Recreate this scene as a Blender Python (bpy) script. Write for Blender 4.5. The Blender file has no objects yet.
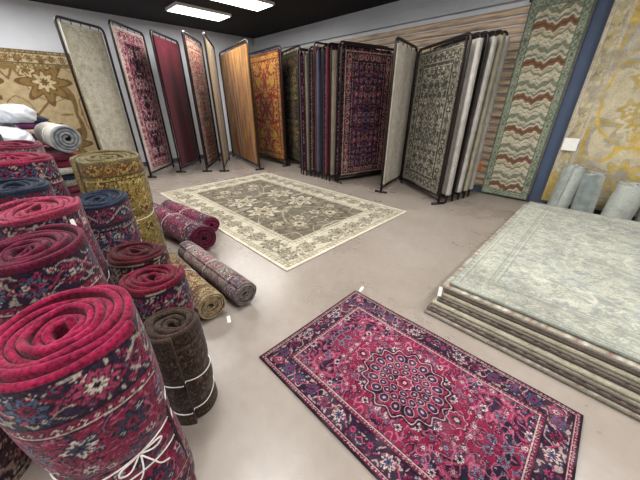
import bpy, math, random
import numpy as np
from mathutils import Vector, Matrix
random.seed(4)
scene=bpy.context.scene
COL=scene.collection
def lin(h):
    h=h.lstrip('#'); v=[int(h[i:i+2],16)/255 for i in (0,2,4)]
    return np.array([c/12.92 if c<=.04045 else ((c+.055)/1.055)**2.4 for c in v])
def lin4(h): return tuple(lin(h))+(1,)
# ---------------------------------------------------------------- materials
def newmat(n):
    m=bpy.data.materials.new(n); m.use_nodes=True
    nt=m.node_tree; b=nt.nodes['Principled BSDF']
    return m,nt,b
def simple(n,hexc,rough=.5,metal=0,noise=0,scale=20,bump=0,spec=.5):
    m,nt,b=newmat(n)
    b.inputs['Roughness'].default_value=rough; b.inputs['Metallic'].default_value=metal
    b.inputs['Specular IOR Level'].default_value=spec
    tc=nt.nodes.new('ShaderNodeTexCoord'); no=nt.nodes.new('ShaderNodeTexNoise')
    no.inputs['Scale'].default_value=scale; no.inputs['Detail'].default_value=4
    nt.links.new(tc.outputs['Object'],no.inputs['Vector'])
    r=nt.nodes.new('ShaderNodeValToRGB'); c=lin(hexc)
    r.color_ramp.elements[0].position=.3; r.color_ramp.elements[1].position=.7
    r.color_ramp.elements[0].color=tuple(c*(1-noise))+(1,); r.color_ramp.elements[1].color=tuple(np.minimum(c*(1+noise),1))+(1,)
    nt.links.new(no.outputs['Fac'],r.inputs['Fac']); nt.links.new(r.outputs['Color'],b.inputs['Base Color'])
    if bump:
        bp=nt.nodes.new('ShaderNodeBump'); bp.inputs['Strength'].default_value=bump; bp.inputs['Distance'].default_value=.005
        nt.links.new(no.outputs['Fac'],bp.inputs['Height']); nt.links.new(bp.outputs['Normal'],b.inputs['Normal'])
    return m
def rugmat(n,nscale=220,amt=.35,wear=0.0,wearcol='#b8b0a8',bump=.5):
    m,nt,b=newmat(n)
    L=nt.links.new
    b.inputs['Roughness'].default_value=.95; b.inputs['Specular IOR Level'].default_value=.12
    b.inputs['Sheen Weight'].default_value=.1; b.inputs['Sheen Roughness'].default_value=.5
    at=nt.nodes.new('ShaderNodeAttribute'); at.attribute_name='Col'
    tc=nt.nodes.new('ShaderNodeTexCoord')
    n1=nt.nodes.new('ShaderNodeTexNoise'); n1.inputs['Scale'].default_value=nscale; n1.inputs['Detail'].default_value=2
    n2=nt.nodes.new('ShaderNodeTexNoise'); n2.inputs['Scale'].default_value=9; n2.inputs['Detail'].default_value=6
    L(tc.outputs['Object'],n1.inputs['Vector']); L(tc.outputs['Object'],n2.inputs['Vector'])
    ma=nt.nodes.new('ShaderNodeMapRange'); ma.inputs['From Min'].default_value=.3; ma.inputs['From Max'].default_value=.7
    ma.inputs['To Min'].default_value=1-amt; ma.inputs['To Max'].default_value=1+amt
    L(n1.outputs['Fac'],ma.inputs['Value'])
    mu=nt.nodes.new('ShaderNodeVectorMath'); mu.operation='SCALE'
    L(at.outputs['Color'],mu.inputs[0]); L(ma.outputs['Result'],mu.inputs['Scale'])
    mb=nt.nodes.new('ShaderNodeMapRange'); mb.inputs['From Min'].default_value=.3; mb.inputs['From Max'].default_value=.7
    mb.inputs['To Min'].default_value=.82; mb.inputs['To Max'].default_value=1.15
    L(n2.outputs['Fac'],mb.inputs['Value'])
    mv=nt.nodes.new('ShaderNodeVectorMath'); mv.operation='SCALE'
    L(mu.outputs[0],mv.inputs[0]); L(mb.outputs['Result'],mv.inputs['Scale'])
    out=mv.outputs[0]
    if wear>0:
        mx=nt.nodes.new('ShaderNodeMix'); mx.data_type='RGBA'
        mc=nt.nodes.new('ShaderNodeMapRange'); mc.inputs['From Min'].default_value=.48; mc.inputs['From Max'].default_value=.75
        mc.inputs['To Max'].default_value=wear
        L(n2.outputs['Fac'],mc.inputs['Value']); L(mc.outputs['Result'],mx.inputs['Factor'])
        L(out,mx.inputs['A']); mx.inputs['B'].default_value=lin4(wearcol); out=mx.outputs['Result']
    L(out,b.inputs['Base Color'])
    bp=nt.nodes.new('ShaderNodeBump'); bp.inputs['Strength'].default_value=bump; bp.inputs['Distance'].default_value=.004
    L(n1.outputs['Fac'],bp.inputs['Height']); L(bp.outputs['Normal'],b.inputs['Normal'])
    return m
M_rug=rugmat('rug_pile'); M_worn=rugmat('rug_pile_distressed',150,.4,.22,'#7c6a74')
M_fade=rugmat('rug_pile_faded',120,.2,.3,'#aaa698'); M_fade2=rugmat('rug_pile_soft',120,.22,.22,'#b8b0a0'); M_plush=rugmat('rug_pile_plush',90,.5,bump=1.0)
M_metal=simple('bronze_metal','#2f2724',.4,.5,.1); M_string=simple('white_string','#dedad4',.8,noise=.05)
M_paper=simple('paper_tag','#f2f0ea',.7,noise=.03); M_black=simple('black_ceiling','#050608',.9,noise=.15,scale=6)
M_wallw=simple('painted_wall','#cfd3d8',.75,noise=.04,scale=3); M_wallb=simple('bluegrey_wall','#45536b',.7,noise=.08,scale=3)
M_base=simple('baseboard_paint','#4c5566',.6,noise=.05); M_orange=simple('orange_paper','#e07a30',.7,noise=.05)
M_lampbody=simple('fixture_enamel','#d8d8d6',.5,noise=.02); M_beam=simple('beam_paint','#b9bcc0',.7,noise=.05)
M_bag=simple('plastic_wrap','#b8bcc2',.35,noise=.12,scale=5,bump=.3)
def floormat():
    m,nt,b=newmat('painted_concrete'); L=nt.links.new
    tc=nt.nodes.new('ShaderNodeTexCoord')
    n=nt.nodes.new('ShaderNodeTexNoise'); n.inputs['Scale'].default_value=.9; n.inputs['Detail'].default_value=7; n.inputs['Roughness'].default_value=.6
    n2=nt.nodes.new('ShaderNodeTexNoise'); n2.inputs['Scale'].default_value=14; n2.inputs['Detail'].default_value=5
    n3=nt.nodes.new('ShaderNodeTexNoise'); n3.inputs['Scale'].default_value=3.5; n3.inputs['Detail'].default_value=10; n3.inputs['Roughness'].default_value=.75
    for q in (n,n2,n3): L(tc.outputs['Object'],q.inputs['Vector'])
    r=nt.nodes.new('ShaderNodeValToRGB'); r.color_ramp.elements[0].position=.35; r.color_ramp.elements[1].position=.7
    r.color_ramp.elements[0].color=lin4('#8c8177'); r.color_ramp.elements[1].color=lin4('#9f958c')
    L(n.outputs['Fac'],r.inputs['Fac'])
    mx=nt.nodes.new('ShaderNodeMix'); mx.data_type='RGBA'; mx.blend_type='OVERLAY'; mx.inputs['Factor'].default_value=.12
    L(r.outputs['Color'],mx.inputs['A']); L(n2.outputs['Fac'],mx.inputs['B'])
    sc=nt.nodes.new('ShaderNodeMapRange'); sc.inputs['From Min'].default_value=.62; sc.inputs['From Max'].default_value=.72; sc.inputs['To Max'].default_value=.4
    L(n3.outputs['Fac'],sc.inputs['Value'])
    m2=nt.nodes.new('ShaderNodeMix'); m2.data_type='RGBA'; L(sc.outputs['Result'],m2.inputs['Factor']); L(mx.outputs['Result'],m2.inputs['A']); m2.inputs['B'].default_value=lin4('#6f665e')
    L(m2.outputs['Result'],b.inputs['Base Color'])
    rr=nt.nodes.new('ShaderNodeMapRange'); rr.inputs['To Min'].default_value=.16; rr.inputs['To Max'].default_value=.42
    L(n.outputs['Fac'],rr.inputs['Value']); L(rr.outputs['Result'],b.inputs['Roughness'])
    bp=nt.nodes.new('ShaderNodeBump'); bp.inputs['Strength'].default_value=.1; bp.inputs['Distance'].default_value=.006
    L(n2.outputs['Fac'],bp.inputs['Height']); L(bp.outputs['Normal'],b.inputs['Normal'])
    return m
M_floor=floormat()
def woodmat():
    m,nt,b=newmat('weathered_wood'); L=nt.links.new
    tc=nt.nodes.new('ShaderNodeTexCoord'); mp=nt.nodes.new('ShaderNodeMapping'); mp.inputs['Scale'].default_value=(1.2,1,18)
    L(tc.outputs['Object'],mp.inputs['Vector'])
    n=nt.nodes.new('ShaderNodeTexNoise'); n.inputs['Scale'].default_value=2.0; n.inputs['Detail'].default_value=7
    L(mp.outputs['Vector'],n.inputs['Vector'])
    r=nt.nodes.new('ShaderNodeValToRGB'); r.color_ramp.elements[0].position=.3; r.color_ramp.elements[1].position=.7
    r.color_ramp.elements[0].color=lin4('#94795f'); r.color_ramp.elements[1].color=lin4('#e0ceb6')
    e=r.color_ramp.elements.new(.5); e.color=lin4('#c4ac92')
    L(n.outputs['Fac'],r.inputs['Fac']); L(r.outputs['Color'],b.inputs['Base Color']); b.inputs['Roughness'].default_value=.75
    bp=nt.nodes.new('ShaderNodeBump'); bp.inputs['Strength'].default_value=.4; bp.inputs['Distance'].default_value=.01
    L(n.outputs['Fac'],bp.inputs['Height']); L(bp.outputs['Normal'],b.inputs['Normal'])
    return m
M_wood=woodmat()
def emis(n,s):
    m,nt,b=newmat(n); b.inputs['Emission Color'].default_value=(1,.98,.95,1); b.inputs['Emission Strength'].default_value=s
    b.inputs['Base Color'].default_value=(.9,.9,.9,1); return m
M_emit=emis('fluorescent_diffuser',6)
# ---------------------------------------------------------------- patterns
def hsh(i,j,s):
    v=np.sin(i*127.1+j*311.7+s*74.73)*43758.5453
    return v-np.floor(v)
def fno(x,y,seed,freq,n=7):
    rs=np.random.RandomState(seed); o=np.zeros_like(x)
    for k in range(n):
        a=rs.rand()*6.283; f=freq*(.6+.9*rs.rand()); o+=np.cos(f*(x*math.cos(a)+y*math.sin(a))+rs.rand()*6.283)
    return o/math.sqrt(n)
def flowers(C,a,b,c,seed,cols,outline,n=8,jit=.1,R=.42,dens=1.,mask=None,soft=.22):
    i=np.floor(a/c); j=np.floor(b/c)
    h1=hsh(i,j,seed);h2=hsh(i,j,seed+1);h3=hsh(i,j,seed+2);h4=hsh(i,j,seed+3)
    dx=a-(i+.5+(h1-.5)*2*jit)*c; dy=b-(j+.5+(h2-.5)*2*jit)*c
    r=np.hypot(dx,dy)/c; th=np.arctan2(dy,dx)
    pet=R*(.65+.35*h3)*((1-soft)+soft*np.cos(n*th))
    ok=(h4<dens)
    if mask is not None: ok=ok&mask
    idx=np.floor(h1*len(cols)*.9999).astype(int); cc=np.array(cols)
    m=ok&(r<pet*1.22); C[m]=outline
    m=ok&(r<pet); C[m]=cc[idx[m]]
    m=ok&(r<pet*.62); C[m]=outline
    m=ok&(r<pet*.5); C[m]=cc[(idx[m]+1)%len(cols)]
    m=ok&(r<pet*.22); C[m]=outline
def PAL(field,line,cols,outline,border,bcols,guard,**k):
    d=dict(field=lin(field),line=lin(line),cols=[lin(c) for c in cols],outline=lin(outline),border=lin(border),
           bcols=[lin(c) for c in bcols],guard=[lin(c) for c in guard],bw=.17,c=.16,dens=.85,lw=.16,vf=26,seed=3,med=None,span=None,edge=None,abr=.12,sc=None)
    for q,v in k.items():
        if q=='med': v=[lin(c) for c in v]
        if q in('span','edge'): v=lin(v)
        d[q]=v
    return d
def persian(x,y,W,L,p):
    a=np.abs(x);b=np.abs(y);sd=p['seed']; C=np.empty(x.shape+(3,)); C[:]=p['field']
    mn=p['sc'] or min(W,L); bw=p['bw']*mn; c=p['c']*mn/1.5
    fw,fl=W/2-bw,L/2-bw
    fld=(a<fw)&(b<fl)
    sc=1.5/mn
    v1=fno(a,b,sd,p['vf']*sc); v2=fno(a,b,sd+9,p['vf']*1.7*sc)
    if p['span'] is not None:
        rr=np.hypot((fw-a)/(fw*.85),(fl-b)/(fl*.62)) if L>=W else np.hypot((fw-a)/(fw*.62),(fl-b)/(fl*.85))
        an=np.arctan2(fl-b,fw-a)
        q=rr*(1+.09*np.cos(12*an)); m=fld&(q<.9); C[m]=p['cols'][0]; m=fld&(q<.88); C[m]=p['line'];m=fld&(q<.84); C[m]=p['span']
        sm=fld&(q<.84)
        C[sm&(np.abs(v1)<p['lw'])]=p['cols'][3%len(p['cols'])]
        C[fld&~sm&(np.abs(v1)<p['lw'])]=p['line']
    else: C[fld&(np.abs(v1)<p['lw'])]=p['line']
    C[fld&(np.abs(v1)<p['lw']*.35)]=p['cols'][0]*.8
    C[fld&(np.abs(v2)<p['lw']*.6)]=p['cols'][0]
    flowers(C,a,b,c,sd,p['cols'],p['outline'],dens=p['dens'],mask=fld)
    flowers(C,a+c*.5,b+c*.5,c*.5,sd+5,p['cols'][::-1],p['outline'],n=5,dens=p['dens']*.7,R=.34,mask=fld)
    if p['med'] is not None:
        md=p['med']; ra=fw*.6; rb=ra*1.15
        if L<W: ra,rb=fl*.6*1.15,fl*.6
        an=np.arctan2(b/rb,a/ra); r0=np.hypot(a/ra,b/rb); rr=r0*(1+.07*np.cos(16*an))
        for lim,ci in [(1.14,0),(1.08,1),(1.05,0)]: C[rr<lim]=md[ci]
        C[rr<1.0]=md[2]
        C[(rr<1.0)&(np.abs(v2)<.3)]=md[0]
        for rc,hw,hh,ph in ((.82,.36,.15,0),(.58,.4,.11,.5),(.36,.4,.09,0)):
            t2=((an/(2*math.pi)*(16 if rc>.5 else 8)+ph)%1)-.5; q=np.hypot(t2/hw,(r0-rc)/hh)
            C[q<1.0]=md[1]; C[q<.87]=md[0]; C[q<.6]=md[3]; C[q<.3]=md[1]
        for lim,ci in [(.24,0),(.21,1),(.18,2),(.09,0),(.05,1)]: C[r0*(1+.1*np.cos(8*an))<lim]=md[ci]
        if L>=W: pa,pb=a,b-rb*1.32
        else: pa,pb=b,a-ra*1.32
        q=np.arctan2(pb,pa)
        rp=np.hypot(pa/(rb*.22),pb/(rb*.26))*(1+.1*np.cos(8*q)); C[fld&(rp<1.1)]=md[0]; C[fld&(rp<.98)]=md[1]; C[fld&(rp<.88)]=md[2]; C[fld&(rp<.5)]=md[0]; C[fld&(rp<.25)]=md[1]
    d=np.minimum(W/2-a,L/2-b); dm=~fld
    onx=(W/2-a)<(L/2-b)
    t=np.where(onx,b,a)
    C[dm]=p['border']
    g1=bw*.20; g2=bw*.80; cb=(g2-g1)
    mb=dm&(d>g1)&(d<g2); s=d-g1
    C[mb&(np.abs(v2)<p['lw'])]=p['bcols'][1]*.7
    wv=np.abs(s-cb/2-cb*.3*np.sin(t*math.pi/cb)); C[mb&(wv<cb*.05)]=p['bcols'][-1]
    wv=np.abs(s-cb/2+cb*.3*np.sin(t*math.pi/cb)); C[mb&(wv<cb*.045)]=p['bcols'][0]
    flowers(C,t,s,cb,sd+7,p['bcols'],p['outline'],n=8,jit=.02,R=.42,mask=mb)
    flowers(C,t+cb/2,s,cb/3,sd+11,p['bcols'][::-1],p['outline'],n=5,jit=.05,R=.36,dens=.5,mask=mb)
    for lo,hi in ((0,g1),(g2,bw)):
        mg=dm&(d>=lo)&(d<=hi); C[mg]=p['guard'][0]
        w=hi-lo; flowers(C,t,d-lo-w*.2,w*.6,sd+13,[p['guard'][1],p['bcols'][0]],p['guard'][2],n=4,jit=0,R=.5,mask=mg&(d>lo+w*.2)&(d<hi-w*.2))
        C[dm&(np.abs(d-hi)<bw*.022)]=p['guard'][2]; C[dm&(np.abs(d-lo)<bw*.022)]=p['guard'][2]
        C[dm&(np.abs(d-hi+bw*.04)<bw*.012)]=p['guard'][1]
    if p['edge'] is not None: C[d<bw*.07]=p['edge']
    C*= (1+p['abr']*fno(x*.3,y,sd+20,9))[...,None]
    return np.clip(C,0,1)
P_red=PAL('#741636','#1a1424',['#985068','#b8a0a0','#242642','#84203f','#60687c','#701836'],'#15101c','#241224',['#8c3050','#a8908c','#364060','#701c38','#241a30'],['#54142e','#a8908c','#140e1a'],med=['#181220','#b0848c','#78203c','#2e2a4a'],span='#1d1428',c=.105,vf=34,lw=.3,seed=3,dens=.92,edge='#1c101a')
P_rollr=PAL('#6a1834','#201a2a',['#8a4458','#a89a94','#2c3044','#742038','#606674'],'#17131f','#28182c',['#80304a','#a0948a','#424a60','#6a1a32'],['#641a32','#a89c90','#1a1220'],c=.2,vf=26,lw=.22,seed=5,dens=.95,bw=.26,sc=.95)
P_rolln=PAL('#262a3e','#702440',['#844054','#626a7a','#968c84','#702844'],'#14171f','#521c2e',['#843c54','#323a4e','#8c8c8a'],['#2a2e3e','#948478','#141018'],seed=97,c=.19,vf=26,lw=.22,bw=.26,sc=.95)
P_rollm=PAL('#501c28','#241c22',['#946e5c','#381e2a','#7c3638','#62626c'],'#1c1218','#2c1824',['#885c50','#988c7c','#4e2630'],['#501e26','#948276','#180e10'],seed=15,c=.18,vf=26,lw=.22,bw=.28,sc=.95)
P_oush=PAL('#625a4b','#968d79',['#b2aa96','#a2977c','#82755e'],'#484134','#b9b2a0',['#969079','#a69d86','#8a8270'],['#c2bba8','#827760','#a39b86'],bw=.2,c=.42,vf=11,lw=.07,dens=.8,seed=8,abr=.04,edge='#ccc5b4')
P_pink=PAL('#161016','#7a3a50',['#c07c8c','#d0b4b0','#9c4c64'],'#2a141c','#c4a49e',['#9c4860','#7a283e','#c48c90'],['#9c5868','#ccb8b2','#3a1824'],c=.4,seed=5,bw=.24,vf=14,edge='#ccbcb4')
P_redf=PAL('#741420','#a88058',['#b08c64','#301828','#a03c30'],'#20101a','#401420',['#a06c44','#b09478'],['#702028','#b09070','#180c10'],seed=15,c=.13)
P_tree=PAL('#a07c30','#7c2018',['#8c2820','#bc983c','#b05028','#c09c54'],'#5a1c14','#84642c',['#7c2018','#b8943c'],['#6c1c18','#b08c44','#3a1410'],c=.3,dens=.9,vf=12,lw=.3,seed=21,bw=.12)
P_dark=PAL('#100e0c','#2c3018',['#8c7030','#701c14','#485a30'],'#080706','#14100e',['#5a4820','#3c4424'],['#1c1410','#5c4a28','#0a0606'],c=.26,vf=14,lw=.15,seed=33,bw=.12,dens=.7)
P_navy=PAL('#1a1628','#6c3848',['#84383e','#a08478','#482430','#5c5e70'],'#120e1c','#581a24',['#a07474','#26283e','#907c6c'],['#281a26','#98806f','#120c18'],c=.15,vf=30,seed=41,bw=.19)
P_ppl=PAL('#5a2040','#281830',['#b06080','#c8a0a8','#302850'],'#1a0f20','#2a1830',['#a04868','#b89098'],['#602040','#b898a0','#180c18'],seed=47)
P_gray=PAL('#34312c','#827e6c',['#8c8876','#aca690','#5c584c'],'#1e1d1a','#7c7868',['#3c3a34','#a8a28c','#4c4a40'],['#3a3832','#989280','#201e1c'],c=.17,vf=24,seed=51,bw=.2,med=['#201e1a','#948e7c','#46433a','#7c7868'])
P_cream=PAL('#b4af9e','#a6a18d',['#bfbaaa','#a19b86'],'#a8a38f','#bab5a3',['#a6a08b','#b0aa96'],['#aea894','#beb9a8','#9e9884'],c=.3,vf=10,lw=.1,seed=61,bw=.12,abr=.04)
P_sage=PAL('#a2a498','#8e918a',['#b2b2a4','#8a9090','#a8a698'],'#94978c','#a8aa9c',['#91968c','#b4b2a4'],['#9a9e92','#b2b0a2','#888b82'],c=.13,vf=30,lw=.35,seed=71,bw=.11,abr=.08)
P_edge=PAL('#b3ac9e','#9c9688',['#c0baac','#8c5a54','#a8a090'],'#7c766c','#b8b1a2',['#8c6a60','#c8c2b4','#9c9484'],['#a09888','#c4beb2','#7c766a'],c=.16,vf=24,lw=.2,seed=77,bw=.13)
P_edgr=PAL('#7c5c54','#a0988a',['#a08c7c','#5c3434','#b0a898'],'#3c2c2c','#6c4844',['#a89888','#5c2c30','#b4ac9c'],['#5c4844','#a89c8c','#2c2020'],c=.12,vf=24,lw=.2,seed=79,bw=.10,edge='#5c504a')
P_damask=PAL('#ab9876','#75603c',['#806840','#b8a884','#665034'],'#665034','#b4a484',['#75603c','#907a54'],['#80704c','#b8a88a','#584830'],c=.75,vf=7,lw=.1,seed=81,bw=.12,abr=.04)
P_yel=PAL('#c0b498','#a0988a',['#c4a858','#a29c90','#cabda0','#b89c50'],'#aaa084','#c2b79c',['#bca86c','#a09a88'],['#b8ac90','#c4b9a2','#a0988a'],c=.5,vf=9,lw=.3,seed=91,bw=.1,abr=.05)
P_brown=PAL('#2e2018','#4a3a2e',['#44342a','#5a4a3c'],'#20150f','#38281e',['#4a3a2e','#2a1c14'],['#3c2c22','#544436','#20140e'],seed=95)
P_gold=PAL('#7c6838','#544424',['#a08c54','#642a20','#b4a068'],'#44361c','#5e4c2a',['#907a48','#6c3020'],['#706034','#a89858','#3a2e1c'],seed=99,c=.2)
P_multi=PAL('#80766c','#603840',['#985c68','#a8a090','#485468'],'#383038','#664e54',['#94686c','#a89c90','#505868'],['#584e52','#a89e98','#302830'],seed=101,c=.14)
P_beige=PAL('#988460','#6a5438',['#7c3c34','#b4a480','#5c5c50'],'#4a3c2a','#8c7858',['#6c3028','#b0a07c'],['#746044','#b0a07c','#40342a'],seed=103,c=.14)
def ikat(x,y,W,L,p=None):
    C=np.empty(x.shape+(3,)); cols=[lin(c) for c in('#b2ad96','#858266','#84583e','#c2bba4','#727f74','#5c4a3c')]
    ph=y+.06*np.abs(((x/.17)%2)-1)*2*.7+.012*np.sin(x*60)
    k=np.floor(ph/.03).astype(int)
    cc=np.array([cols[q] for q in (3,3,1,0,3,2,5,2,3,4,0,3,1,4,0,3)]); C[:]=cc[k%16]
    e=((ph/.03)%1)<.16; C[e]=lin('#6a5e4c')
    a=np.abs(x); d=np.minimum(W/2-a,L/2-np.abs(y)); m=d<.12; C[m]=lin('#848f7c')
    t=np.where((W/2-a)<(L/2-np.abs(y)),y,x)
    flowers(C,t+9,d-.02,.08,3,[lin('#b0ac96'),lin('#687262')],lin('#5a6254'),n=4,jit=0,R=.5,mask=(d>.02)&(d<.1))
    C[d<.015]=lin('#5a6254'); C[np.abs(d-.11)<.008]=lin('#5a6254')
    return C
def abrash(base,c2,f=30,bord=None,c3=None):
    b0,b1=lin(base),lin(c2)
    def fn(x,y,W,L,p=None):
        n=np.clip(.5+.35*fno(x,y*.12,7,f,9),0,1)[...,None]; C=b0*(1-n)+b1*n
        if c3:
            k=np.clip(fno(x,y*.3,17,f*.4,9)-.3,0,1)[...,None]*np.clip(.6-y/L,0,1)[...,None]; C=C*(1-k)+lin(c3)*k
        if bord:
            d=np.minimum(W/2-np.abs(x),L/2-np.abs(y)); C[(d<.16)&(d>.04)]=lin(bord)
        return C
    return fn
def blotch(x,y,W,L,p=None):
    C=persian(x,y,W,L,P_yel); n=fno(x,y,12,7,9)+.5*fno(x,y,13,19,9)
    k=np.clip((n-1.0)*1.5,0,.7)[...,None]; C=C*(1-k)+lin('#c4a54c')*k
    k=np.clip((-n-1.0)*1.5,0,.5)[...,None]; C=C*(1-k)+lin('#a09a8c')*k
    return C
def colorize(st,x,y,W,L):
    return st(x,y,W,L) if callable(st) else persian(x,y,W,L,st)
# ---------------------------------------------------------------- mesh helpers
def mesh_obj(name,V,F,mat,C=None,smooth=True,parent=None):
    me=bpy.data.meshes.new(name)
    V=np.asarray(V,dtype=np.float32).reshape(-1,3)
    if isinstance(F,np.ndarray):
        me.vertices.add(len(V)); me.vertices.foreach_set('co',V.ravel())
        n=len(F); me.loops.add(n*4); me.polygons.add(n)
        me.loops.foreach_set('vertex_index',F.ravel().astype(np.int32))
        me.polygons.foreach_set('loop_start',np.arange(0,n*4,4,dtype=np.int32))
        me.update(calc_edges=True)
    else:
        me.from_pydata(V.tolist(),[],F); me.update()
    if smooth: me.polygons.foreach_set('use_smooth',np.ones(len(me.polygons),dtype=bool))
    if C is not None:
        at=me.color_attributes.new('Col','FLOAT_COLOR','POINT')
        c=np.ones((len(V),4),dtype=np.float32); c[:,:3]=np.asarray(C).reshape(-1,3); at.data.foreach_set('color',c.ravel())
    me.materials.append(mat)
    o=bpy.data.objects.new(name,me); COL.objects.link(o)
    if parent: o.parent=parent
    me.validate(); return o
def gridF(nv,nu,cu=False,cv=False):
    j=np.arange(nv if cv else nv-1)[:,None]; i=np.arange(nu if cu else nu-1)[None,:]
    j2=(j+1)%nv; i2=(i+1)%nu
    return np.stack([j*nu+i,j*nu+i2,j2*nu+i2,j2*nu+i],-1).reshape(-1,4)
def empty(name,loc=(0,0,0)):
    e=bpy.data.objects.new(name,None); e.location=loc; COL.objects.link(e); return e
def sheet(name,o,eu,ev,W,L,st,res,mat,th=.012,disp=None,parent=None,off=-1):
    nu=max(2,int(W/res)+1); nv=max(2,int(L/res)+1)
    x,y=np.meshgrid(np.linspace(-W/2,W/2,nu),np.linspace(-L/2,L/2,nv))
    C=colorize(st,x,y,W,L); eu=np.array(eu,float);ev=np.array(ev,float);n=np.cross(eu,ev)
    dz=disp(x,y) if disp else np.zeros_like(x)
    P=np.array(o)+x[...,None]*eu+y[...,None]*ev+dz[...,None]*n
    ob=mesh_obj(name,P,gridF(nv,nu),mat,C,parent=parent)
    s=ob.modifiers.new('thick','SOLIDIFY'); s.thickness=th; s.offset=off
    return ob
def tube(name,paths,r,mat,parent=None,n=8,closed=False):
    VV=[];FF=[];base=0
    for path in paths:
        p=[Vector(q) for q in path]; m=len(p)
        prev=None
        for k,q in enumerate(p):
            a=p[(k-1)%m] if (k>0 or closed) else q; b=p[(k+1)%m] if (k<m-1 or closed) else q
            t=(b-a).normalized()
            if prev is None:
                up=Vector((0,0,1)) if abs(t.z)<.9 else Vector((1,0,0)); u=t.cross(up).normalized()
            else:
                u=(prev-t*prev.dot(t)).normalized()
            prev=u; w=t.cross(u)
            for s in range(n):
                an=2*math.pi*s/n; VV.append(tuple(q+u*math.cos(an)*r+w*math.sin(an)*r))
        for k in range(m if closed else m-1):
            for s in range(n):
                k2=(k+1)%m; FF.append((base+k*n+s,base+k*n+(s+1)%n,base+k2*n+(s+1)%n,base+k2*n+s))
        if not closed:
            FF.append(tuple(base+s for s in range(n))[::-1]); FF.append(tuple(base+(m-1)*n+s for s in range(n)))
        base+=m*n
    return mesh_obj(name,VV,FF,mat,parent=parent)
def box(name,x0,x1,y0,y1,z0,z1,mat,parent=None,bev=0):
    V=[(x,y,z) for x in(x0,x1) for y in(y0,y1) for z in(z0,z1)]
    F=[(0,1,3,2),(4,6,7,5),(0,4,5,1),(2,3,7,6),(0,2,6,4),(1,5,7,3)]
    o=mesh_obj(name,V,F,mat,smooth=False,parent=parent)
    if bev:
        b=o.modifiers.new('b','BEVEL'); b.width=bev; b.segments=3
    return o
# ---------------------------------------------------------------- room
XL,XR,YF,YB,ZC=-9.0,4.5,-3.6,6.05,3.4
box('floor',XL-.2,XR+.2,YF-.2,YB+.2,-.1,0,M_floor)
box('ceiling',XL-.2,XR+.2,YF-.2,YB+.2,ZC,ZC+.1,M_black)
box('wall_left',XL-.2,XL,YF-.2,YB+.2,0,ZC,M_wallw)
box('wall_right',XR,XR+.2,YF-.2,YB+.2,0,ZC,M_wallw)
box('wall_front',XL,XR,YF-.2,YF,0,ZC,M_wallw)
box('wall_back',XL,XR,YB,YB+.2,0,ZC,M_wallw)
box('trim_2',-.73,1.9,YB-.02,YB,.12,2.97,M_wallb)
box('baseboard_back',XL+.02,XR,YB-.025,YB,0,.12,M_base)
box('baseboard_left',XL,XL+.02,YF,YB-.03,0,.12,M_base)
box('trim_1',XL+.02,XR,YB-.09,YB,3.0,3.2,M_beam)
V=[];F=[];z=.14;k=0
while z<2.88:
    hgt=.104; prof=[(YB-.004,z),(YB-.035,z+.006),(YB-.055,z+.03),(YB-.055,z+hgt-.03),(YB-.033,z+hgt-.008),(YB-.004,z+hgt)]
    xs=[XL+.05,-.74]
    for xx in xs:
        for (yy,zz) in prof: V.append((xx,yy,zz))
    b=k*12
    for q in range(5): F.append((b+q,b+q+1,b+6+q+1,b+6+q))
    F.append((b+5,b,b+6,b+11)); F.append((b,b+1,b+2,b+3,b+4,b+5)); F.append(tuple(b+11-q for q in range(6)))
    z+=.122;k+=1
mesh_obj('wood_plank_paneling',V,F,M_wood,smooth=False)
for (lx,ly) in [(-7.3,3.55),(-5.95,3.75),(-7.3,.2),(-4.6,.9),(-1.8,3.4),(-1.8,.6),(1.0,3.4),(1.0,.6),(-4.6,-2),(-1.8,-2),(1.2,-2),(3.3,1.8),(-7.3,-2.4)]:
    e=empty('ceiling_light_fixture',(lx,ly,ZC))
    box('housing',-.3,.3,-.61,.61,-.05,-.001,M_lampbody,e); box('diffuser',-.27,.27,-.58,.58,-.058,-.045,M_emit,e)
    ld=bpy.data.lights.new('tube_light','AREA'); ld.shape='RECTANGLE'; ld.size=.5; ld.size_y=1.1; ld.energy=56 if lx<-3 else 52; ld.color=(1,.98,.955)
    lo=bpy.data.objects.new('tube_light',ld); lo.location=(0,0,-.07); lo.parent=e; COL.objects.link(lo)
# ---------------------------------------------------------------- floor rugs
sheet('persian_rug',(-.44,1.195,.014),(1,0,0),(0,1,0),1.64,1.07,P_red,.0032,M_worn,.012,disp=lambda x,y:.002*np.sin(x*9+y*4)+.002)
sheet('oushak_rug',(-3.95,2.74,.014),(1,0,0),(0,1,0),3.93,2.5,P_oush,.009,M_fade2,.012)
def card(parent,loc,rot,sz=.05,name='price_tag'):
    V=[(-sz*.35,-sz,0),(sz*.35,-sz,0),(sz*.35,sz*.8,.004),(sz*.2,sz,.005),(-sz*.2,sz,.005),(-sz*.35,sz*.8,.004)]
    o=mesh_obj(name,V,[(0,1,2,3,4,5)],M_paper,smooth=False,parent=parent); s=o.modifiers.new('s','SOLIDIFY'); s.thickness=.0015
    o.location=loc; o.rotation_euler=rot; return o
card(None,(-1.24,1.8,.004),(0,0,.3),.035)
card(None,(-1.76,.70,.004),(0,0,1.2),.04)
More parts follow.
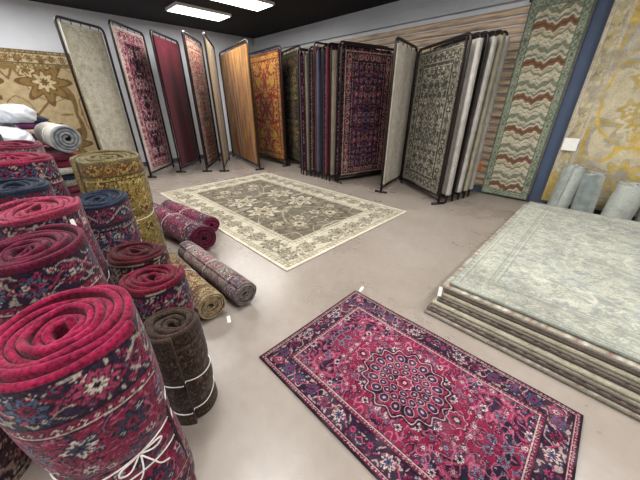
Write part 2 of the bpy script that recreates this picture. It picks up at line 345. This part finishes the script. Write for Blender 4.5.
# ---------------------------------------------------------------- stack on the right
st=empty('rug_stack',(0,0,0))
zz=0;pals=[P_edge,P_edgr,P_edge,P_cream,P_edgr,P_edge,P_cream,P_edgr,P_edge,P_sage]
N=len(pals)
for k,p in enumerate(pals):
    top=(k==N-1); th=.0275
    ox=-.57-(N-1-k)*.010+random.uniform(-.012,.012); oy=2.07-(N-1-k)*.016+random.uniform(-.012,.012)
    if top: ox,oy=-.57,2.08
    if k==N-2: ox,oy=-.62,2.03
    x1,y1=1.95,4.98+random.uniform(-.03,.03)
    ph=random.random()*6
    f=lambda x,y,ph=ph:.003*np.sin(x*5+ph)*np.cos(y*3.1+ph)
    zt=zz+th
    sheet('layer_%d'%k,((ox+x1)/2,(oy+y1)/2,zt),(1,0,0),(0,1,0),x1-ox,y1-oy,p,.011 if top else .022,M_fade if top else M_rug,th-.003,disp=f if k else None,parent=st)
    zz+=.028
card(st,(-.60,1.985,.22),(1.2,0,.4),.04)
# ---------------------------------------------------------------- display racks
def arc_path(n0,f0,H,r=.09,z0=0.0):
    n0=Vector((n0[0],n0[1],0));f0=Vector((f0[0],f0[1],0));e=(f0-n0).normalized();Z=Vector((0,0,1))
    P=[n0+Z*z0,n0+Z*(H-r)]
    for k in range(1,6):
        a=math.pi/2*k/6; P.append(n0+e*(r-r*math.cos(a))+Z*(H-r+r*math.sin(a)))
    P+= [n0+e*r+Z*H,f0-e*r+Z*H]
    for k in range(1,6):
        a=math.pi/2*k/6; P.append(f0-e*(r-r*math.sin(a))+Z*(H-r+r*math.cos(a)))
    P+=[f0+Z*(H-r),f0+Z*z0]
    return P
def panel(n0,f0,H,style,mat=M_rug,res=.014,inset=.07,top=.07,bot=.14,seed=0,th=.03,r=.022):
    mx,my=(n0[0]+f0[0])/2,(n0[1]+f0[1])/2
    e=empty('hanging_rug_panel',(mx,my,0))
    a=(n0[0]-mx,n0[1]-my);b=(f0[0]-mx,f0[1]-my)
    D=Vector((b[0]-a[0],b[1]-a[1],0)); W=D.length; d=D.normalized()
    bar=[(a[0],a[1],.1),(b[0],b[1],.1)]
    foot=[[(a[0]+d.y*.12,a[1]-d.x*.12,r),(a[0]-d.y*.12,a[1]+d.x*.12,r)]] if r>.02 else []
    tube('frame',[arc_path(a,b,H),bar]+foot,r,M_metal,e)
    Wr=W-2*inset; Lr=H-top-bot
    f=lambda x,y:.016*np.sin(x*7+seed)*(.5-y/Lr)
    sheet('rug',(0,0,bot+Lr/2),(d.x,d.y,0),(0,0,1),Wr,Lr,style,res,mat,th,disp=f,parent=e,off=0)
    hk=[]
    nh=5
    for q in range(nh):
        s=.1+(W-.2)*q/(nh-1); px,py=a[0]+d.x*s,a[1]+d.y*s
        hk.append([(px,py,H),(px,py,H-top-.03)])
    tube('hooks',hk,.008,M_metal,e,6)
    return e
A_maroon=abrash('#40091a','#5c101e',20,'#501020'); A_org=abrash('#5c3a12','#a8742c',42,c3='#7c2c14'); A_gry=abrash('#a09c94','#bcb8b0',30)
A_tan=abrash('#7c6448','#8c7850',30); A_cream=abrash('#a89f90','#b8b0a0',20)
panel((-7.25,.95),(-7.75,1.72),2.9,P_cream,M_fade)
panel((-7.43,1.78),(-8.3,2.6),3.0,P_pink)
panel((-7.5,2.5),(-8.4,3.4),2.95,A_maroon)
panel((-7.1,3.0),(-8.2,3.9),2.95,P_redf)
panel((-6.8,3.32),(-8.3,4.28),2.92,A_tan)
panel((-6.33,4.08),(-8.6,4.58),2.84,A_org)
panel((-6.2,4.88),(-7.95,5.1),2.8,P_tree)
panel((-5.75,5.1),(-6.95,5.5),2.78,P_dark)
A_rose=abrash('#60343e','#7c545c',30); A_bg=abrash('#7c7060','#988c78',30); A_wine=abrash('#481424','#642434',30); A_slate=abrash('#34384a','#4c5064',30)
cs=[A_wine,P_ppl,A_bg,P_navy,A_rose,A_slate,P_multi,A_wine,A_bg,P_ppl,P_navy]
for k in range(11):
    x=-5.25+k*.125
    last=k==10
    panel((x+random.uniform(-.02,.02),4.62+random.uniform(-.1,.06)),(x+.1+.2*k/10,5.88),2.62+random.uniform(-.08,.04),cs[k],res=.012 if last else .02,seed=k,th=.075 if not last else .03,inset=.06 if last else (-.015 if k%2 else .03),r=.022 if last else .016)
panel((-2.9,4.6),(-3.15,5.75),2.52,A_cream)
panel((-1.8,4.72),(-3.0,5.55),2.45,P_gray,res=.011)
for k,(n,f,h,s) in enumerate([((-1.74,4.90),(-2.8,5.7),2.47,A_gry),((-1.7,5.07),(-2.7,5.78),2.5,P_gray),((-1.66,5.24),(-2.5,5.82),2.52,A_gry),((-1.62,5.41),(-2.35,5.86),2.55,P_cream),((-1.6,5.58),(-2.2,5.9),2.56,A_gry)]):
    panel(n,f,h,s,th=.085,inset=-.02 if k!=1 else .02,seed=k,r=.017)
# ---------------------------------------------------------------- wall-hung rugs
def hung(name,x0,x1,z0,z1,y,style,mat=M_rug,res=.012):
    e=empty(name,((x0+x1)/2,y,0))
    sheet('rug',(0,0,(z0+z1)/2),(1,0,0),(0,0,1),x1-x0,z1-z0,style,res,mat,.012,disp=lambda x,z:.006*np.sin(x*6),parent=e)
    tube('hanging_rod',[[(-(x1-x0)/2-.03,.02,z1-.01),((x1-x0)/2+.03,.02,z1-.01)]],.014,M_metal,e)
hung('zigzag_runner_rug',-1.5,-.74,.03,2.97,YB-.09,ikat)
hung('hanging_floral_rug',-.54,1.7,.1,3.3,YB-.13,blotch,M_fade2)
e=empty('hanging_damask_rug',(XL+.06,.1,0))
sheet('rug',(0,0,1.35),(0,1,0),(0,0,1),2.8,2.4,P_damask,.014,M_rug,.012,parent=e)
tube('hanging_rod',[[(-.02,-1.43,2.54),(-.02,1.43,2.54)]],.014,M_metal,e)
box('paper_sign',-.52,-.34,YB-.165,YB-.155,.93,1.11,M_paper)
box('orange_sign',-1.72,-1.6,YB-.07,YB-.057,.42,.56,M_orange)
# ---------------------------------------------------------------- rolls
def roll(name,x,y,H,R,layer,pal,top,ties=(),seed=0,mat=M_rug,ex=1.0,rot=None,z0=0,bow=False,res=.009,r0=.025,fine=170,tagged=None):
    turns=(R-r0)/layer; n1=int((turns-1.05)*40)
    th=np.concatenate([np.linspace(0,2*math.pi*(turns-1.05),n1,endpoint=False),np.linspace(2*math.pi*(turns-1.05),2*math.pi*turns,fine)]); n=len(th)
    r=r0+layer*th/(2*math.pi); hh=layer*.47
    nz=max(6,int(H/res)); zs=list(np.linspace(.0,H-hh,nz)); offs=[hh]*nz; kind=[0]*nz
    for k in range(1,7):
        a=math.pi*k/7; offs.append(hh*math.cos(a)); zs.append(H-hh+hh*math.sin(a)); kind.append(1)
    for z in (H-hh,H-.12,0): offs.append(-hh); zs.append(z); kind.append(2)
    zs=np.array(zs);offs=np.array(offs);kind=np.array(kind); m=len(zs)
    Rr=r[:,None]+offs[None,:]
    Z=np.repeat(zs[None,:],n,0).copy()
    Z+=((.012*np.sin(th*1.0+seed)+.010*np.sin(th*.37+seed*2)+.006*np.sin(th*2.3+seed)+.02*(r/R-.6))[:,None])*np.clip(Z/H,0,1)**3*(1 if rot is None else .6)
    sc=np.ones_like(Z)
    for t in ties: sc-=.075*np.exp(-((Z-t)/.045)**2)
    sc+=.02*np.sin(Z*9+seed)
    wob=1+.02*np.cos(2*th[:,None]+seed)+.012*np.cos(5*th[:,None]+seed*3)
    rot0=seed*1.3
    X=Rr*sc*wob*np.cos(th[:,None]+rot0)*ex; Y=Rr*sc*wob*np.sin(th[:,None]+rot0)/ex
    S=R*(th-th[-1])[:,None]+0*Z
    Lr=2*math.pi*R*1.25
    C=colorize(pal,S+Lr/2,Z-H*.5,Lr*3 ,H*1.04)
    tc=lin(top); nn=(.85+.15*np.sin(th*7+seed)[:,None]*np.ones_like(Z))[...,None]
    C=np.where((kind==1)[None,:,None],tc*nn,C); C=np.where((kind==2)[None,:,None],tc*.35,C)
    C=np.where((kind[None,:,None]==0)&(Z[...,None]>H-hh*2.2),tc*nn*.8,C)
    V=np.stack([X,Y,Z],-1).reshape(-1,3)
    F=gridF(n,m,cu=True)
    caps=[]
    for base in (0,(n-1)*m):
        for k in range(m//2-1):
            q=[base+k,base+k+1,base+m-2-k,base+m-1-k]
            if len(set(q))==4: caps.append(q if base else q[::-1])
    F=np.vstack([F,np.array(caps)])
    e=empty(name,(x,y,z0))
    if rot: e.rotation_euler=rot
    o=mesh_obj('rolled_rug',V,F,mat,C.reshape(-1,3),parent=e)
    thl=th[-1]
    def surf(a,t,extra=.004):
        q=thl-((thl-a)%(2*math.pi)); pin=max(math.exp(-((t-u)/.045)**2) for u in ties) if ties else 0
        rq=(r0+layer*q/(2*math.pi)+hh)*(1-.075*pin+.02*math.sin(t*9+seed))
        rq*=(1+.02*math.cos(2*q+seed)+.012*math.cos(5*q+seed*3)); rq+=extra
        return rq*math.cos(q+rot0)*ex,rq*math.sin(q+rot0)/ex
    for ti,t in enumerate(ties):
        P=[]
        for k in range(64):
            a=2*math.pi*k/64; zt=t+.03*math.sin(a+ti*2+seed); X_,Y_=surf(a,zt); P.append((X_,Y_,zt))
        tube('string',[P],.003,M_string,e,6,closed=True)
    if tagged is not None:
        a=math.atan2(-y,-x)+tagged
        X_,Y_=surf(a-rot0,H-.1,.012); card(e,(X_,Y_,H-.09),(math.pi/2-.15,0,a+math.pi/2),.035,'tag')
    if bow:
        a0=bow-rot0; t=ties[0]
        def pt(da,dz,dr=0):
            X_,Y_=surf(a0+da,t+dz,.006+dr); return (X_,Y_,t+dz)
        def sm(P,it=2):
            for _ in range(it):
                Q=[P[0]]
                for p,q in zip(P[:-1],P[1:]):
                    Q.append(tuple(.75*i+.25*j for i,j in zip(p,q))); Q.append(tuple(.25*i+.75*j for i,j in zip(p,q)))
                Q.append(P[-1]); P=Q
            return P
        loops=[[pt(0,0),pt(.12,.03,.02),pt(.25,.05,.03),pt(.3,.02,.03),pt(.2,-.01,.02),pt(.08,-.005,.01),pt(0,0)],
               [pt(0,0),pt(-.12,.02,.02),pt(-.28,.03,.03),pt(-.34,-.01,.03),pt(-.2,-.03,.02),pt(-.08,-.01,.01),pt(0,0)],
               [pt(0,0,.01),pt(.1,-.05,.02),pt(.16,-.1,.025),pt(.3,-.13,.02)],[pt(0,0,.01),pt(-.06,-.06,.02),pt(-.2,-.1,.03),pt(-.3,-.16,.025)]]
        tube('bow',[sm(l) for l in loops],.003,M_string,e,6)
    return e
aim=lambda x,y: math.atan2(-y,-x)
roll('rolled_rug_bundle',-1.02,-.11,.99,.205,.026,P_rollr,'#84163a',(.5,.38),1,M_plush,bow=aim(-1.03,-.1)+.1,res=.005,fine=300)
roll('rolled_rug_bundle',-1.75,-.17,1.0,.215,.027,P_rollr,'#58142e',(.5,),2,M_plush,res=.006,fine=220)
roll('rolled_rug_bundle',-2.24,-.1,1.05,.205,.027,P_rollr,'#8a3048',(.5,),3,M_plush,tagged=.6)
roll('rolled_rug_bundle',-2.82,.25,.9,.20,.027,P_rolln,'#262e40',(.45,),4,M_plush)
roll('rolled_rug_bundle',-2.72,-.16,1.1,.165,.026,P_rolln,'#222a3a',(.5,),5,M_plush,tagged=.3)
roll('rolled_rug_bundle',-3.25,.47,1.15,.26,.036,P_gold,'#6c6040',(.6,),6,M_plush)
roll('rolled_rug_bundle',-3.38,-.13,1.2,.24,.03,P_rollr,'#80203c',(.6,),7,M_plush)
roll('rolled_rug_bundle',-3.92,-.12,1.25,.21,.03,P_multi,'#682034',(.6,),8,M_plush)
roll('rolled_rug_bundle',-4.35,-.35,1.3,.18,.03,P_rolln,'#343c50',(.6,),18,M_plush)
roll('rolled_rug_bundle',-2.05,.28,.7,.165,.026,P_rollm,'#48161c',(.35,),9,M_plush)
roll('rolled_rug_bundle',-1.64,.26,.7,.16,.026,P_rollr,'#68182c',(.35,),10,M_plush)
roll('rolled_rug_bundle',-1.27,.22,.62,.135,.03,P_brown,'#3c2e26',(.30,.12),11,M_plush)
roll('rolled_rug_bundle',-1.62,-.68,.8,.2,.03,P_rollm,'#501820',(.4,),14,M_plush)
roll('rolled_rug_bundle',-2.3,-.62,1.1,.2,.03,P_rollr,'#701a34',(.5,),12,M_plush)
roll('rolled_rug_bundle',-3.0,-.62,1.2,.2,.03,P_rollm,'#7c3444',(.5,),13,M_plush)
def lying(x_end,x_far,y_end,y_far,R,pal,top,seed,mat=M_plush,layer=.016,z0=None):
    L=math.hypot(x_end-x_far,y_end-y_far); ang=math.atan2(y_end-y_far,x_end-x_far)
    roll('rolled_rug',x_far,y_far,L,R,layer,pal,top,(L*.5,),seed,mat,rot=(0,math.pi/2,ang),z0=(R*1.04+.012 if z0 is None else z0),r0=.02)
lying(-3.0,-4.35,1.09,.93,.155,P_rollr,'#54142c',21,layer=.024)
lying(-3.4,-4.6,1.365,1.225,.115,P_rollr,'#68203c',22,layer=.022)
lying(-1.85,-2.92,.62,.60,.115,P_beige,'#a08c6c',23)
lying(-1.8,-2.95,.90,.86,.11,P_multi,'#7c706c',24)
def folded_stack(name,x0,x1,y0,y1,cols,zt,th=.09):
    e=empty(name,((x0+x1)/2,(y0+y1)/2,0)); z=0;k=0
    w,d=(x1-x0)/2,(y1-y0)/2
    while z<zt:
        t=th*random.uniform(.8,1.25); jx,jy=random.uniform(-.05,.05),random.uniform(-.05,.05)
        pr=[]; n=14
        for q in range(n):
            a=math.pi*2*q/n; pr.append((math.copysign(abs(math.cos(a))**.5,math.cos(a)),math.copysign(abs(math.sin(a))**.8,math.sin(a))))
        nx=40;V=[]
        for i in range(nx+1):
            xx=-w+2*w*i/nx
            for (c,s) in pr:
                V.append((xx+jx+.01*math.sin(s*3+k),c*d+jy+.012*math.sin(xx*9+k),z+t/2+s*t/2))
        V=np.array(V); F=gridF(nx+1,n,cu=True)
        cc=lin(cols[k%len(cols)]); C=np.tile(cc,(len(V),1))*(.7+.6*hsh(np.floor(V[:,0:1]*14),np.floor(V[:,1:2]*14),k))
        caps=[]
        for b in (0,nx*n):
            for q in range(n//2-1): caps.append([b+q,b+q+1,b+n-2-q,b+n-1-q])
        mesh_obj('folded_rug_%d'%k,V,np.vstack([F,np.array(caps)]),M_plush,C,parent=e)
        z+=t;k+=1
    return z
zt=folded_stack('folded_rug_stack',-6.0,-4.78,-.75,.42,['#6c3040','#8a8478','#3c4460','#a09a90','#702838'],.98)
def bag(name,x,y,z,sx,sy,sz,seed,rz=0):
    """plump plastic-wrapped folded bundle, wrinkled, with a gathered neck at one end"""
    nu,nv=56,32
    u=np.linspace(0,2*math.pi,nu,endpoint=False)[None,:]; v=np.linspace(.02,math.pi-.02,nv)[:,None]
    f=lambda a,p: np.sign(a)*np.abs(a)**p
    X=f(np.sin(v),.6)*f(np.cos(u),.7); Y=f(np.sin(v),.6)*f(np.sin(u),.7); Z=f(np.cos(v),.8)+0*u
    wr=.045*fno(X*1.0+0*Z,Y+Z*.7,seed,7)+.03*fno(X+Z,Y,seed+3,15)
    X=X*(1+wr)*sx; Y=Y*(1+wr)*sy; Z=(Z*(1+wr)*sz)
    Z=np.maximum(Z,-sz*.85)
    neck=np.exp(-((X/sx-1.0)/.25)**2)*.25; Y=Y*(1-neck)
    e=empty(name,(x,y,z+sz*.85)); e.rotation_euler=(0,0,rz)
    Vv=np.stack([X,Y,Z],-1).reshape(-1,3); F=gridF(nv,nu,cu=True)
    o=mesh_obj('wrapped_bundle',Vv,F,M_bag,parent=e)
    tube('tie',[[(-.1*sx,sy*1.06*math.cos(a),sz*1.06*math.sin(a)) if math.sin(a)>-.7 else (-.1*sx,sy*1.06*math.cos(a),-sz*.82) for a in np.linspace(0,2*math.pi,40,endpoint=False)]],.006,M_string,e,6,closed=True)
roll('rolled_rug',-5.75,.24,1.05,.15,.035,A_gry,'#84888c',(.5,),31,M_fade,rot=(0,math.pi/2,.1),z0=zt+.17)
bag('wrapped_rug_bundle',-5.1,-.22,zt+.01,.30,.26,.16,4,.3)
bag('wrapped_rug_bundle',-5.65,-.3,zt+.01,.25,.24,.19,9,-.4)
bag('wrapped_rug_bundle',-5.45,-.02,zt+.34,.28,.19,.11,15,.1)
folded_stack('folded_rug_stack',-7.6,-6.4,-1.3,.3,['#2c3048','#6c2838','#8a7c68','#3a3038','#a08c80','#50284a'],1.4,.07)
for k,(x,y,H,R,c,ti) in enumerate([(-.28,5.45,.78,.13,'#8c9490',.06),(.02,5.5,.70,.14,'#7e8886',-.08),(.36,5.40,.64,.15,'#989c96',.05),(.72,5.5,.7,.14,'#8c9492',-.05),(1.05,5.45,.64,.14,'#9c9e96',.05)]):
    roll('rolled_rug_bundle',x,y,H,R,.022,abrash(c,'#b4b8b0',20),'#b0b4ae',(),40+k,M_fade,rot=(-.08,ti,0),r0=.01)
# ---------------------------------------------------------------- camera, world
cam=bpy.data.cameras.new('camera'); cam.sensor_width=36; cam.lens=276/640*36; cam.clip_start=.02
co=bpy.data.objects.new('camera',cam); co.location=(0,0,1.6); co.rotation_euler=(math.radians(63.5),0,math.radians(45)); COL.objects.link(co)
scene.camera=co
w=bpy.data.worlds.new('world'); scene.world=w; w.use_nodes=True; w.node_tree.nodes['Background'].inputs[0].default_value=(.6,.65,.7,1); w.node_tree.nodes['Background'].inputs[1].default_value=.3
scene.view_settings.view_transform='Standard'
print('done')
